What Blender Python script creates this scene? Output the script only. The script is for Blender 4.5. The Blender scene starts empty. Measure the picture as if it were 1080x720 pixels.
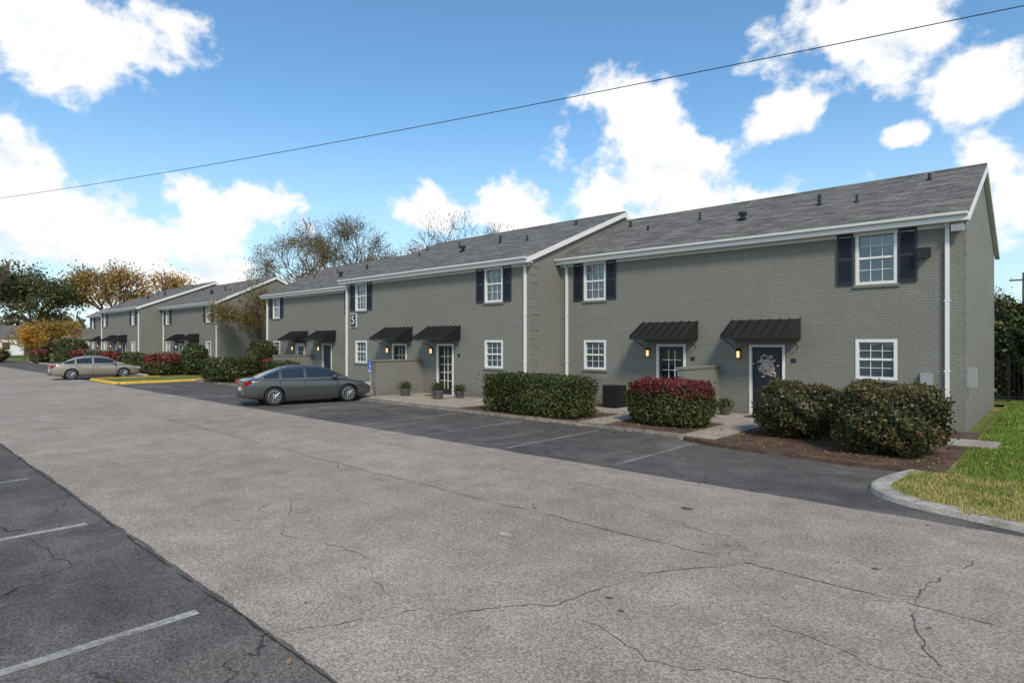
import bpy, math, random, bmesh
import numpy as np
from mathutils import Vector, Matrix
R=math.radians
scene=bpy.context.scene
random.seed(4)
scene.view_settings.view_transform='Standard'
scene.view_settings.look='None'; scene.view_settings.exposure=0

# ------------------------------------------------------------ node helpers
class NT:
    def __init__(s,nt): s.nt=nt; s.nt.nodes.clear()
    def n(s,t,**kw):
        nd=s.nt.nodes.new(t)
        for k,v in kw.items(): setattr(nd,k,v)
        return nd
    def put(s,sock,v):
        if v is None: return
        if isinstance(v,bpy.types.NodeSocket): s.nt.links.new(v,sock)
        else:
            if hasattr(sock.default_value,'__len__') and not hasattr(v,'__len__'): v=[v]*len(sock.default_value)
            if hasattr(sock.default_value,'__len__') and len(sock.default_value)==4 and len(v)==3: v=(*v,1)
            sock.default_value=v
    def math(s,op,a,b=None,c=None,clamp=False):
        m=s.n('ShaderNodeMath',operation=op); m.use_clamp=clamp
        s.put(m.inputs[0],a); s.put(m.inputs[1],b)
        if c is not None: s.put(m.inputs[2],c)
        return m.outputs[0]
    def vm(s,op,a,b=None,out=0):
        m=s.n('ShaderNodeVectorMath',operation=op)
        s.put(m.inputs[0],a); s.put(m.inputs[1],b)
        return m.outputs[out]
    def scl(s,v,k):
        m=s.n('ShaderNodeVectorMath',operation='SCALE'); s.put(m.inputs[0],v); s.put(m.inputs['Scale'],k); return m.outputs[0]
    def mix(s,f,a,b,blend='MIX'):
        m=s.n('ShaderNodeMix',data_type='RGBA',blend_type=blend)
        s.put(m.inputs[0],f); s.put(m.inputs[6],a); s.put(m.inputs[7],b)
        return m.outputs[2]
    def rng(s,v,a,b,c=0.,d=1.,smooth=False):
        m=s.n('ShaderNodeMapRange'); m.interpolation_type='SMOOTHSTEP' if smooth else 'LINEAR'
        for i,x in enumerate((v,a,b,c,d)): s.put(m.inputs[i],x)
        return m.outputs[0]
    def noise(s,vec,scale,detail=4,rough=.55,dist=0):
        m=s.n('ShaderNodeTexNoise'); s.put(m.inputs['Vector'],vec); s.put(m.inputs['Scale'],scale)
        s.put(m.inputs['Detail'],detail); s.put(m.inputs['Roughness'],rough); s.put(m.inputs['Distortion'],dist)
        return m.outputs[0]
    def obj(s): return s.n('ShaderNodeTexCoord').outputs['Object']
    def sep(s,v):
        m=s.n('ShaderNodeSeparateXYZ'); s.put(m.inputs[0],v); return m.outputs
    def comb(s,x,y,z=0.):
        m=s.n('ShaderNodeCombineXYZ')
        for i,q in enumerate((x,y,z)): s.put(m.inputs[i],q)
        return m.outputs[0]
    def scalev(s,v,k): return s.vm('MULTIPLY',v,k)
    def ramp(s,f,stops):
        m=s.n('ShaderNodeValToRGB'); s.put(m.inputs[0],f); e=m.color_ramp.elements
        while len(e)<len(stops): e.new(.5)
        for i,(p,c) in enumerate(stops): e[i].position=p; e[i].color=(*c,1)
        return m.outputs[0]
    def bump(s,h,st=.3,d=.01):
        m=s.n('ShaderNodeBump'); s.put(m.inputs['Height'],h); s.put(m.inputs['Strength'],st); s.put(m.inputs['Distance'],d)
        return m.outputs[0]
    def bsdf(s,col,rough=.7,normal=None,metal=0,spec=.5,coat=0,emit=None,es=0,alpha=None):
        b=s.n('ShaderNodeBsdfPrincipled'); s.put(b.inputs['Base Color'],col); s.put(b.inputs['Roughness'],rough)
        s.put(b.inputs['Metallic'],metal); s.put(b.inputs['Specular IOR Level'],spec); s.put(b.inputs['Coat Weight'],coat)
        if normal is not None: s.put(b.inputs['Normal'],normal)
        if emit: s.put(b.inputs['Emission Color'],emit); s.put(b.inputs['Emission Strength'],es)
        if alpha is not None: s.put(b.inputs['Alpha'],alpha)
        o=s.n('ShaderNodeOutputMaterial'); s.nt.links.new(b.outputs[0],o.inputs[0]); return b
def newmat(name):
    m=bpy.data.materials.new(name); m.use_nodes=True; return m,NT(m.node_tree)

def m_plain(name,col,rough=.6,var=.12,scale=6,metal=0,spec=.5,coat=0,bump=0,emit=None,es=0):
    m,t=newmat(name); v=t.obj(); n=t.noise(v,scale,2)
    c=t.mix(n,tuple(x*(1-var) for x in col),tuple(min(1,x*(1+var)) for x in col))
    nb=t.bump(t.noise(v,scale*12,3),bump,.005) if bump else None
    t.bsdf(c,rough,nb,metal,spec,coat,emit,es); return m

def m_brick(name,col):
    m,t=newmat(name); o=t.obj(); x,y,z=t.sep(o)
    u=t.math('ADD',x,y); vec=t.comb(u,z,0.)
    b=t.n('ShaderNodeTexBrick'); t.put(b.inputs['Vector'],vec)
    b.offset=.5
    t.put(b.inputs['Scale'],1.); t.put(b.inputs['Brick Width'],.215); t.put(b.inputs['Row Height'],.078)
    t.put(b.inputs['Mortar Size'],.008); t.put(b.inputs['Mortar Smooth'],.5); t.put(b.inputs['Bias'],0.)
    t.put(b.inputs['Color1'],tuple(c*.93 for c in col)); t.put(b.inputs['Color2'],tuple(c*1.06 for c in col)); t.put(b.inputs['Mortar'],tuple(c*.72 for c in col))
    big=t.noise(t.scalev(vec,(.35,.8,1)),1.2,4,.6)
    c=t.mix(t.rng(big,.35,.7,0,.7),b.outputs[0],tuple(k*q for k,q in zip(col,(.84,.83,.81))))
    st=t.noise(t.scalev(vec,(3.,.25,1)),1.5,3)
    c=t.mix(t.rng(st,.52,.78,0,.35),c,tuple(k*.78 for k in col))
    dirt=t.math('MULTIPLY',t.rng(z,.1,.6,1,0),t.rng(t.noise(vec,2.5,3),.3,.7,.1,.6))
    c=t.mix(dirt,c,(.13,.115,.095))
    h=t.math('ADD',t.math('MULTIPLY',b.outputs[1],-1.),t.math('MULTIPLY',t.noise(vec,14,2),.7))
    t.bsdf(c,.72,t.bump(h,.6,.013),spec=.3); return m

def m_roof():
    m,t=newmat('asphalt_shingles'); o=t.obj(); x,y,z=t.sep(o)
    vec=t.comb(x,t.math('MULTIPLY',y,1.11),0.)
    b=t.n('ShaderNodeTexBrick'); t.put(b.inputs['Vector'],vec); b.offset=.37; b.offset_frequency=3
    t.put(b.inputs['Scale'],1.); t.put(b.inputs['Brick Width'],.33); t.put(b.inputs['Row Height'],.145)
    t.put(b.inputs['Mortar Size'],.012); t.put(b.inputs['Mortar Smooth'],.6)
    t.put(b.inputs['Color1'],(.108,.102,.094)); t.put(b.inputs['Color2'],(.205,.194,.178)); t.put(b.inputs['Mortar'],(.045,.043,.04))
    st=t.noise(t.scalev(vec,(.7,4.2,1)),1.7,4,.68)
    c=t.mix(t.rng(st,.44,.62,0,.8),b.outputs[0],(.062,.059,.055))
    st2=t.noise(t.scalev(vec,(.5,2.6,1)),1.3,4,.6)
    c=t.mix(t.rng(st2,.5,.7,0,.5),c,(.29,.275,.25))
    row=t.math('FRACT',t.math('DIVIDE',t.math('MULTIPLY',y,1.11),.145))
    h=t.math('ADD',t.math('MULTIPLY',row,-.8),t.noise(vec,50,1))
    t.bsdf(c,.9,t.bump(h,.6,.015),spec=.2); return m

def m_pave(name,c_lo,c_hi,speck,specky,crack_amt=.7,cell=.45,crackc=.4,patch=None,c0=.50):
    m,t=newmat(name); o=t.obj(); x,y,z=t.sep(o); v=t.comb(x,y,0.)
    big=t.noise(v,.22,3,.62); med=t.noise(v,1.6,4,.6)
    f=t.math('ADD',t.math('MULTIPLY',big,.6),t.math('MULTIPLY',med,.4))
    c=t.mix(t.rng(f,.36,.64),c_lo,c_hi)
    ln=t.noise(t.comb(t.math('MULTIPLY',x,.05),t.math('MULTIPLY',y,.8),0.),1.,2)
    c=t.mix(t.rng(ln,.45,.7,0,.35),c,tuple(k*.78 for k in c_hi))
    if patch:
        c=t.mix(t.rng(t.noise(v,.45,3,.7,.8),.5,.62,0,.55),c,patch)
    vo=t.n('ShaderNodeTexVoronoi'); t.put(vo.inputs['Vector'],v); t.put(vo.inputs['Scale'],75.)
    g=t.sep(vo.outputs['Color'])[0]
    ag=t.rng(g,0,1,1-speck,1+specky)
    fine=t.rng(t.noise(v,28,2,.75),.3,.7,.82,1.17)
    blot=t.rng(med,.3,.7,.92,1.07)
    k=t.math('MULTIPLY',t.math('MULTIPLY',ag,fine),blot)
    c=t.scl(c,k)
    st=t.noise(v,.9,2,.5,1.5); c=t.mix(t.rng(st,.68,.80,0,.3,True),c,tuple(q*.5 for q in c_lo))
    nn=t.n('ShaderNodeTexNoise'); t.put(nn.inputs['Vector'],v); t.put(nn.inputs['Scale'],1.7); t.put(nn.inputs['Detail'],4.)
    off=t.scalev(t.vm('SUBTRACT',nn.outputs[1],(.5,.5,.5)),(.9,.9,0))
    ve=t.n('ShaderNodeTexVoronoi',feature='DISTANCE_TO_EDGE'); t.put(ve.inputs['Vector'],t.vm('ADD',v,off)); t.put(ve.inputs['Scale'],cell)
    cr=t.rng(ve.outputs['Distance'],.001,.005,1,0)
    msk=t.rng(t.noise(v,.35,1,.5),c0,c0+.09)
    cr=t.math('MULTIPLY',t.math('MULTIPLY',cr,msk),crack_amt)
    c=t.mix(cr,c,tuple(q*crackc for q in c_lo))
    t.bsdf(c,.88,t.bump(g,.6,.006),spec=.25); return m

def m_leaf(name,stops,grad=None,trl=.3):
    m,t=newmat(name); g=t.n('ShaderNodeNewGeometry'); r=g.outputs['Random Per Island']
    c=t.ramp(r,stops); o=t.obj()
    cl=t.noise(o,1.3,1,.6)
    if grad:
        z=t.sep(o)[2]; f=t.rng(z,grad[0],grad[1])
        f=t.rng(t.math('ADD',f,t.math('MULTIPLY',t.math('SUBTRACT',t.noise(o,3.5,2),.5),1.6)),.35,.75)
        f=t.math('MULTIPLY',f,t.rng(r,0,.2,.2,1))
        c2=t.mix(t.math('FRACT',t.math('MULTIPLY',r,7.3)),grad[2],grad[3])
        c=t.mix(f,c,c2)
    c=t.scl(c,t.rng(cl,.3,.7,.65,1.4))
    b=t.n('ShaderNodeBsdfDiffuse'); t.put(b.inputs[0],c)
    tr=t.n('ShaderNodeBsdfTranslucent'); t.put(tr.inputs[0],c)
    a=t.n('ShaderNodeMixShader'); t.put(a.inputs[0],trl); t.nt.links.new(b.outputs[0],a.inputs[1]); t.nt.links.new(tr.outputs[0],a.inputs[2])
    gl=t.n('ShaderNodeBsdfGlossy'); t.put(gl.inputs[0],(.6,.6,.6)); t.put(gl.inputs['Roughness'],.45)
    a2=t.n('ShaderNodeMixShader'); t.put(a2.inputs[0],.04); t.nt.links.new(a.outputs[0],a2.inputs[1]); t.nt.links.new(gl.outputs[0],a2.inputs[2])
    out=t.n('ShaderNodeOutputMaterial'); t.nt.links.new(a2.outputs[0],out.inputs[0]); return m

def m_paint(name,col,keep=.5,top=.6):
    m,t=newmat(name); o=t.obj()
    a=t.math('ADD',t.math('MULTIPLY',t.noise(o,11,5,.75),.6),t.math('MULTIPLY',t.noise(o,.9,2),.4))
    al=t.rng(a,keep-.08,keep+.10,.04,top)
    t.bsdf(col,.8,None,alpha=al,spec=.2); return m

def m_ground(name,cols,scale=1.2,bump=.6,fine=40):
    m,t=newmat(name); o=t.obj()
    n=t.noise(o,scale,4,.65); c=t.ramp(n,cols)
    nf=t.noise(o,fine,2,.7)
    c=t.scl(c,t.rng(nf,.25,.75,.55,1.45))
    t.bsdf(c,.95,t.bump(nf,bump,.03),spec=.15); return m

def m_glass(name):
    m,t=newmat(name)
    f=t.n('ShaderNodeFresnel'); t.put(f.inputs[0],1.5)
    tr=t.n('ShaderNodeBsdfTransparent'); t.put(tr.inputs[0],(.78,.84,.86))
    gl=t.n('ShaderNodeBsdfGlossy'); t.put(gl.inputs['Roughness'],.02)
    nb=t.bump(t.noise(t.obj(),2.2,2),.06,.02); t.put(gl.inputs['Normal'],nb)
    mx=t.n('ShaderNodeMixShader'); t.put(mx.inputs[0],t.math('ADD',t.math('MULTIPLY',f.outputs[0],1.3),.06))
    t.nt.links.new(tr.outputs[0],mx.inputs[1]); t.nt.links.new(gl.outputs[0],mx.inputs[2])
    o=t.n('ShaderNodeOutputMaterial'); t.nt.links.new(mx.outputs[0],o.inputs[0]); return m

def m_blind(name):
    m,t=newmat(name); o=t.obj(); x,y,z=t.sep(o)
    s=t.math('FRACT',t.math('DIVIDE',z,.052))
    c=t.mix(t.rng(s,.0,.35,1,0),(.52,.54,.53),(.15,.17,.18))
    c=t.mix(t.rng(t.noise(o,.8,2),.4,.6,0,.5),c,(.18,.20,.22))
    t.bsdf(c,.7,t.bump(s,.5,.01)); return m

BR=m_brick('painted_brick',(.212,.208,.180))
ROOF=m_roof()
WHITE=m_plain('white_trim',(.70,.69,.66),.5,.06,3)
NAVY=m_plain('shutter_paint',(.016,.019,.032),.45,.2,8)
BLACK=m_plain('awning_metal',(.019,.018,.018),.38,.25,4,metal=.3,spec=.5)
GLASS=m_glass('window_glass'); BLIND=m_blind('window_blinds')
DARK=m_plain('dark_interior',(.02,.022,.026),.6)
CONC=m_ground('concrete',[(.3,(.25,.215,.175)),(.7,(.40,.35,.29))],1.4,.2,60)
KERB=m_ground('kerb_concrete',[(.3,(.25,.23,.195)),(.7,(.46,.425,.37))],3,.3,50)
KERBD=m_ground('weathered_kerb',[(.3,(.11,.10,.085)),(.55,(.20,.18,.155)),(.75,(.30,.275,.24))],2.2,.3,40)
YEL=m_ground('yellow_kerb_paint',[(.3,(.50,.30,.05)),(.7,(.68,.46,.08))],3,.2,50)
MULCH=m_ground('mulch',[(.25,(.055,.036,.026)),(.5,(.11,.073,.052)),(.75,(.19,.125,.085))],3,.9,55)
GRASSG=m_ground('grass_soil',[(.3,(.11,.14,.025)),(.5,(.12,.14,.035)),(.7,(.27,.23,.09))],.5,.6,30)
ROAD=m_pave('aged_chipseal',(.262,.220,.180),(.362,.312,.262),.45,.38,.6,cell=.22,crackc=.45,c0=.56)
ASPH=m_pave('dark_asphalt',(.048,.044,.041),(.094,.087,.080),.35,.9,.8,cell=.4,crackc=.3,patch=(.125,.115,.103),c0=.52)
LINE=m_paint('faded_line_paint',(.46,.44,.41),.50,.78)
LINEF=m_paint('worn_line_paint',(.40,.385,.36),.52,.58)
CRACK=m_plain('crack_brown',(.085,.072,.060),.95,.3)  # dark brown colour of road cracks, tar spots and walkway joints
CRACKD=m_plain('crack_dark',(.022,.021,.02),.95,.3)  # near-black colour of asphalt cracks and kerb joints
BARK=m_plain('bark',(.105,.085,.065),.9,.35,4)
GALV=m_plain('galvanised_metal',(.3,.31,.31),.5,.15)
LAMP=m_plain('lit_lantern_glass',(.9,.6,.3),.4,emit=(1,.66,.32),es=1.3)
def m_wreath():
    m,t=newmat('floral_wreath'); o=t.obj(); n=t.noise(o,22,3,.7)
    c=t.ramp(n,[(.36,(.10,.13,.06)),(.44,(.50,.45,.41)),(.53,(.58,.55,.51)),(.60,(.40,.09,.09))]); t.bsdf(c,.8,t.bump(n,.8,.03)); return m
WREATH=m_wreath()
BLUE=m_plain('sign_blue',(.03,.09,.35),.4)
TERRA=m_plain('planter_clay',(.09,.085,.085),.7)
TAN=m_plain('beige_siding',(.42,.40,.36),.6,.1,3)

# ------------------------------------------------------------ mesh helpers
class MB:
    def __init__(s): s.v=[]; s.f=[]
    def poly(s,pts):
        i=len(s.v); s.v+= [tuple(p) for p in pts]; s.f.append(tuple(range(i,i+len(pts))))
    def box(s,x0,x1,y0,y1,z0,z1):
        i=len(s.v)
        s.v+=[(x,y,z) for z in(z0,z1) for y in(y0,y1) for x in(x0,x1)]
        for f in((0,2,3,1),(4,5,7,6),(0,1,5,4),(2,6,7,3),(0,4,6,2),(1,3,7,5)): s.f.append(tuple(i+k for k in f))
    def prism_x(s,yz,x0,x1):
        i=len(s.v); n=len(yz)
        s.v+=[(x0,y,z) for y,z in yz]+[(x1,y,z) for y,z in yz]
        s.f.append(tuple(i+k for k in range(n-1,-1,-1))); s.f.append(tuple(i+n+k for k in range(n)))
        for k in range(n): s.f.append((i+k,i+(k+1)%n,i+n+(k+1)%n,i+n+k))
    def prism_z(s,xy,z0,z1):
        i=len(s.v); n=len(xy)
        s.v+=[(x,y,z0) for x,y in xy]+[(x,y,z1) for x,y in xy]
        s.f.append(tuple(i+k for k in range(n-1,-1,-1))); s.f.append(tuple(i+n+k for k in range(n)))
        for k in range(n): s.f.append((i+k,i+(k+1)%n,i+n+(k+1)%n,i+n+k))
    def tube(s,p0,p1,r0,r1,n=8,cap=True):
        p0=Vector(p0);p1=Vector(p1); d=(p1-p0).normalized()
        a=d.orthogonal().normalized(); b=d.cross(a); i=len(s.v)
        for p,r in((p0,r0),(p1,r1)):
            for k in range(n):
                t=2*math.pi*k/n; s.v.append(tuple(p+(a*math.cos(t)+b*math.sin(t))*r))
        for k in range(n): s.f.append((i+k,i+(k+1)%n,i+n+(k+1)%n,i+n+k))
        if cap: s.f.append(tuple(i+k for k in range(n-1,-1,-1))); s.f.append(tuple(i+n+k for k in range(n)))
    def obj(s,name,mat,parent=None,smooth=False,loc=None):
        me=bpy.data.meshes.new(name); me.from_pydata(s.v,[],s.f); me.update()
        if smooth: me.shade_smooth()
        o=bpy.data.objects.new(name,me); scene.collection.objects.link(o); me.materials.append(mat)
        if parent: o.parent=parent
        if loc: o.location=loc
        return o
def empty(name,loc=(0,0,0)):
    e=bpy.data.objects.new(name,None); e.empty_display_size=.3; e.location=loc; scene.collection.objects.link(e); return e

def quads_obj(name,V,mat,parent=None,loc=None,k=4):
    n=len(V)//k
    me=bpy.data.meshes.new(name); me.vertices.add(len(V)); me.vertices.foreach_set('co',V.astype(np.float32).ravel())
    me.loops.add(len(V)); me.loops.foreach_set('vertex_index',np.arange(len(V),dtype=np.int32))
    me.polygons.add(n); me.polygons.foreach_set('loop_start',np.arange(0,n*k,k,dtype=np.int32))
    me.update(calc_edges=True); me.validate()
    o=bpy.data.objects.new(name,me); scene.collection.objects.link(o); me.materials.append(mat)
    if parent: o.parent=parent
    if loc: o.location=loc
    return o
def leaf_quads(C,size,rg,asp=.62,nrm=None,flat=0):
    n=len(C); d=rg.normal(size=(n,3)); 
    if nrm is not None: d=d*.8+nrm*1.0
    if flat: d[:,2]+=flat
    d/=np.linalg.norm(d,axis=1)[:,None]
    a=np.cross(d,rg.normal(size=(n,3))); a/=np.linalg.norm(a,axis=1)[:,None]; b=np.cross(d,a)
    s=(size*rg.uniform(.6,1.35,n))[:,None]; a=a*s; b=b*s*asp
    V=np.stack([C-a,C-b*.9+a*.1,C+a,C+b*.9+a*.1],1).reshape(-1,3)
    return V

# ------------------------------------------------------------ camera, light
cd=bpy.data.cameras.new('camera'); cam=bpy.data.objects.new('camera',cd); scene.collection.objects.link(cam)
cam.location=(0,0,2.35); cam.rotation_euler=(R(90),0,R(42.5)); cd.lens=21.07; cd.sensor_width=36; cd.clip_end=3000
cd.shift_y=.001
scene.camera=cam
SAZ,SEL=R(128),R(43)
sd=bpy.data.lights.new('sun','SUN'); sd.energy=3.2; sd.angle=R(11); sd.color=(1,.90,.77)
so=bpy.data.objects.new('sun',sd); scene.collection.objects.link(so); so.location=(30,-20,40)
tos=Vector((math.sin(SAZ)*math.cos(SEL),math.cos(SAZ)*math.cos(SEL),math.sin(SEL)))
so.rotation_euler=tos.to_track_quat('Z','Y').to_euler()

# ------------------------------------------------------------ world
w=bpy.data.worlds.new('World'); scene.world=w; w.use_nodes=True; t=NT(w.node_tree)
try:
    w.cycles.sampling_method='MANUAL'; w.cycles.sample_map_resolution=512
except Exception: pass
dirv=t.vm('NORMALIZE',t.n('ShaderNodeTexCoord').outputs['Generated'])
sky=t.n('ShaderNodeTexSky',sky_type='NISHITA'); sky.sun_disc=False; sky.sun_elevation=SEL; sky.sun_rotation=SAZ
sky.air_density=1.0; sky.dust_density=.7; sky.ozone_density=2.0
dx,dy,dz=t.sep(dirv)
az=t.math('ARCTAN2',dx,dy); el=t.math('ARCSINE',dz)
ae=t.comb(az,el,0.)
blobs=[(-79.5,23,8.5,3.8),(-82.5,11,3,4),(-76,8.0,8.5,3.4),(-67,11.5,5.5,2.6),(-71,4.5,13,3.2),(-49.5,12,4,2.2),(-42.5,12.3,6,3),
 (-31.6,20.0,4.2,3.8),(-29,15.2,8.5,4.2),(-25,11,11,3.5),(-18.6,18.6,3.4,2.2),(-10.8,24,7,4.2),(-4.5,19.5,3.6,3.6),(-2,11,3,4),(-47,7,9,2.5),(-9,16.3,1.6,.9),
 (20,25,20,9),(110,25,50,12),(-140,26,40,12)]
cur=None
for a0,e0,sa,se in blobs:
    q=t.vm('MULTIPLY',t.vm('SUBTRACT',ae,(R(a0),R(e0),0)),(1/R(sa),1/R(se),0))
    q=t.math('SUBTRACT',1.,t.vm('LENGTH',q,None,1))
    cur=q if cur is None else t.math('SMOOTH_MAX',cur,q,.2)
cur=t.math('MAXIMUM',cur,-.9)
nv=t.scalev(dirv,(1,1,1.25))
n1=t.noise(nv,10,8,.58,.1); n2=t.noise(nv,2.6,1,.5)
den=t.math('ADD',t.math('MULTIPLY',cur,.75),t.math('MULTIPLY',t.math('SUBTRACT',n1,.5),2.7))
den=t.math('ADD',den,t.math('MULTIPLY',t.math('SUBTRACT',n2,.5),.3))
mask=t.rng(den,-.12,.30,0,1,True)
nsh=t.noise(t.vm('ADD',nv,(.012,.0,.045)),10,5,.55,.1)
lit=t.math('ADD',t.math('MULTIPLY',t.math('SUBTRACT',n1,nsh),2.2),.86)
lit=t.math('SUBTRACT',lit,t.math('MULTIPLY',t.rng(den,.5,1.6),.16))
cc=t.ramp(lit,[(.05,(.70,.76,.84)),(.5,(.85,.885,.93)),(.8,(1.,1.,1.))])
cc=t.scl(cc,7.3)
skc=t.mix(1.,sky.outputs[0],(.90,1.24,1.34),'MULTIPLY')
hz=t.rng(el,0,R(22),.6,0,True)
skc=t.mix(hz,skc,(5.1,6.0,6.6))
colr=t.mix(mask,skc,cc)
bg=t.n('ShaderNodeBackground'); t.put(bg.inputs[0],colr); t.put(bg.inputs[1],.145)
wo=t.n('ShaderNodeOutputWorld'); t.nt.links.new(bg.outputs[0],wo.inputs[0])

# ------------------------------------------------------------ ground & pavements
g=MB(); g.poly([(-900,-900,0),(900,-900,0),(900,900,0),(-900,900,0)]); g.obj('ground',GRASSG)
def strip(name,x0,x1,y0,y1,z,mat,jit=.03,step=.35,seed=1):
    rg=random.Random(seed); xs=[x0+i*step for i in range(int((x1-x0)/step)+1)]+[x1]
    b=MB(); n=len(xs); lo=hi=0
    for x in xs:
        lo=lo*.7+rg.uniform(-jit,jit); hi=hi*.7+rg.uniform(-jit,jit)
        b.v+=[(x,y0+lo,z),(x,y1+hi,z)]
    for i in range(n-1): b.f.append((2*i,2*i+2,2*i+3,2*i+1))
    return b.obj(name,mat)
strip('parking_lot',-130,60,-28,13.8,.004,ASPH,0,5)
road=strip('road',-170,60,2.25,9.5,.008,ROAD,.014,.12)
rg=random.Random(11)
def crack(b,pts,wd,z=.0125,wob=.05,seg=.07,gap=.25):
    P=[]
    for (x0,y0),(x1,y1) in zip(pts[:-1],pts[1:]):
        L=math.hypot(x1-x0,y1-y0); n=max(2,int(L/seg))
        for i in range(n): P.append((x0+(x1-x0)*i/n,y0+(y1-y0)*i/n))
    P.append(pts[-1]); ox=oy=0; prev=None; sk=0
    N=len(P)
    for i,(x,y) in enumerate(P):
        ox=ox*.92+rg.uniform(-wob,wob)*.7; oy=oy*.92+rg.uniform(-wob,wob)*.7
        j=min(i+1,N-1); k=max(i-1,0); dx_,dy_=P[j][0]-P[k][0],P[j][1]-P[k][1]; L=math.hypot(dx_,dy_) or 1
        if sk>0: sk-=1
        elif rg.random()<gap*.12: sk=rg.randint(2,7)
        ww=wd*rg.uniform(.25,1.)*(.3+.7*min(1,min(i,N-1-i)/6)) if sk==0 else 0.0008; nx,ny=-dy_/L*ww,dx_/L*ww
        c=((x+ox-nx,y+oy-ny,z),(x+ox+nx,y+oy+ny,z))
        if prev: b.poly([prev[0],c[0],c[1],prev[1]])
        prev=c
cb=MB()
crack(cb,[(-70,6.3),(-30,6.5),(-10,6.3),(6,6.4)],.010,wob=.02,gap=.3)
for pts,wd in (([(-4.6,2.35),(-4.3,3.2),(-3.3,4.2),(-3.0,5.6),(-2.4,6.4)],.009),([(-3.3,4.2),(-2.2,3.9),(-1.4,4.3),(.2,4.1)],.007),
    ([(-4.3,3.2),(-5.6,3.7),(-7.0,3.5),(-8.6,4.6)],.005),([(-.8,4.3),(-.6,5.3),(-1.0,6.5),(-.6,8.4)],.008),
    ([(-1.2,6.5),(0.3,7.0),(1.5,6.8)],.006),([(-2.2,3.9),(-2.0,3.1),(-1.5,2.5)],.006),
    ([(-14,2.4),(-13.2,4),(-13.6,6.3)],.008),([(-22,2.4),(-21.4,5),(-22,9.4)],.01),([(-60,8.1),(-30,7.9),(-12,8.3),(-4,8.0)],.006),
    ([(-1.9,5.2),(-1.0,5.0),(-.7,5.2)],.005)):
    crack(cb,pts,wd,gap=.5)
c_=cb.obj('cracks',CRACK); c_.parent=road
cb=MB()
crack(cb,[(-9.2,2.1),(-9.6,1.3),(-11.5,1.0),(-14,1.6),(-16,.9)],.022,z=.0085)
crack(cb,[(-11.5,1.0),(-11,.2),(-12,-1)],.014,z=.0085)
crack(cb,[(-7,-2),(-6.9,.5),(-7.7,1.5),(-9.6,1.3)],.008,z=.0085)
crack(cb,[(-26,11.6),(-14,11.8),(-6,11.4),(-2.6,11.7)],.008,z=.0085,wob=.03)
crack(cb,[(-8,9.7),(-8.4,11.5),(-8,13.4)],.01,z=.0085)
crack(cb,[(-60,2.2),(-20,2.22),(-4,2.2),(3,2.2)],.014,z=.0122,wob=.012)
cb.obj('asphalt_cracks',CRACKD)
b=MB()
def blot(cx,cy,r,z,asp=1.5):
    n=14; b.poly([(cx+math.cos(6.283*k/n)*r*asp*rg.uniform(.7,1.15),cy+math.sin(6.283*k/n)*r*rg.uniform(.7,1.15),z) for k in range(n)])
blot(-5.0,5.35,.07,.0125); blot(-5.6,5.5,.03,.0125); blot(-7.7,8,.06,.0125)
b.obj('road_patch',KERB)
b=MB()
for k in range(34): blot(rg.uniform(-30,2),rg.uniform(2.5,9.3),rg.uniform(.012,.035),.0128,1.3)
blot(-3.9,7.9,.07,.0128,1.6)
b.obj('tar_spots',CRACK)
b=MB()
for X in (-6.3,-9.1,-11.9,-14.7,-17.5,-19.6,-23.9,-26.7,-29.5,-32.3,-35,-48,-51,-54,-57,-60,-63,-66,-69,-72,-75):
    b.box(X-.05,X+.05,9.75,13.4,.0085,.0095)
b.obj('worn_parking_lines',LINEF)
b=MB()
for X in (-5.55,-9.3,-13.1,-16.9,-20.7,-24.5,-1.8): b.box(X-.055,X+.055,-3.4,2.0,.0085,.0095)
b.box(-30,3,-3.5,-3.401,.0085,.0095)
b.obj('parking_lines',LINE)

def kerb(name,pts,wd,h,mat,z0=0):
    b=MB(); P=[Vector((x,y)) for x,y in pts]; n=len(P); rows=[]
    for i,p in enumerate(P):
        a=P[max(i-1,0)]; c=P[min(i+1,n-1)]; d=(c-a).normalized(); nn=Vector((-d.y,d.x))
        o=p; q=p+nn*wd
        rows.append([(o.x,o.y,z0),(o.x+nn.x*.03,o.y+nn.y*.03,z0+h*.8),(o.x+nn.x*.08,o.y+nn.y*.08,z0+h),(q.x,q.y,z0+h),(q.x,q.y,z0)])
    for r in rows: b.v+=r
    for i in range(n-1):
        for k in range(4): b.f.append((i*5+k,(i+1)*5+k,(i+1)*5+k+1,i*5+k+1))
    b.f.append((4,3,2,1,0)); b.f.append(tuple((n-1)*5+k for k in range(5)))
    return b.obj(name,mat)
def smooth(pts,n=6):
    out=[]
    for i in range(len(pts)-1):
        p0=pts[max(i-1,0)];p1=pts[i];p2=pts[i+1];p3=pts[min(i+2,len(pts)-1)]
        for k in range(n):
            u=k/n
            out.append(tuple(.5*((2*p1[j])+(-p0[j]+p2[j])*u+(2*p0[j]-5*p1[j]+4*p2[j]-p3[j])*u*u+(-p0[j]+3*p1[j]-3*p2[j]+p3[j])*u**3) for j in(0,1)))
    out.append(pts[-1]); return out
arc=smooth([(-2.05,12.75),(-2.25,11.9),(-2.3,11.1),(-2.05,10.5),(-1.55,10.12),(-.9,9.9),(-.2,9.68),(1,9.5),(3,9.45),(8,9.45),(25,9.45)])
kerb('kerb',arc,.30,.09,KERB)
b=MB()
for i in range(3,len(arc)-8,7):
    (xa,ya),(xb,yb)=arc[i],arc[i+1]; d=Vector((xb-xa,yb-ya)).normalized(); nn=Vector((-d.y,d.x)); p=Vector((xa,ya))
    q=[p+nn*.02-d*.006,p+nn*.02+d*.006,p+nn*.31+d*.006,p+nn*.31-d*.006]
    b.poly([(v.x,v.y,.0925) for v in q])
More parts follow.
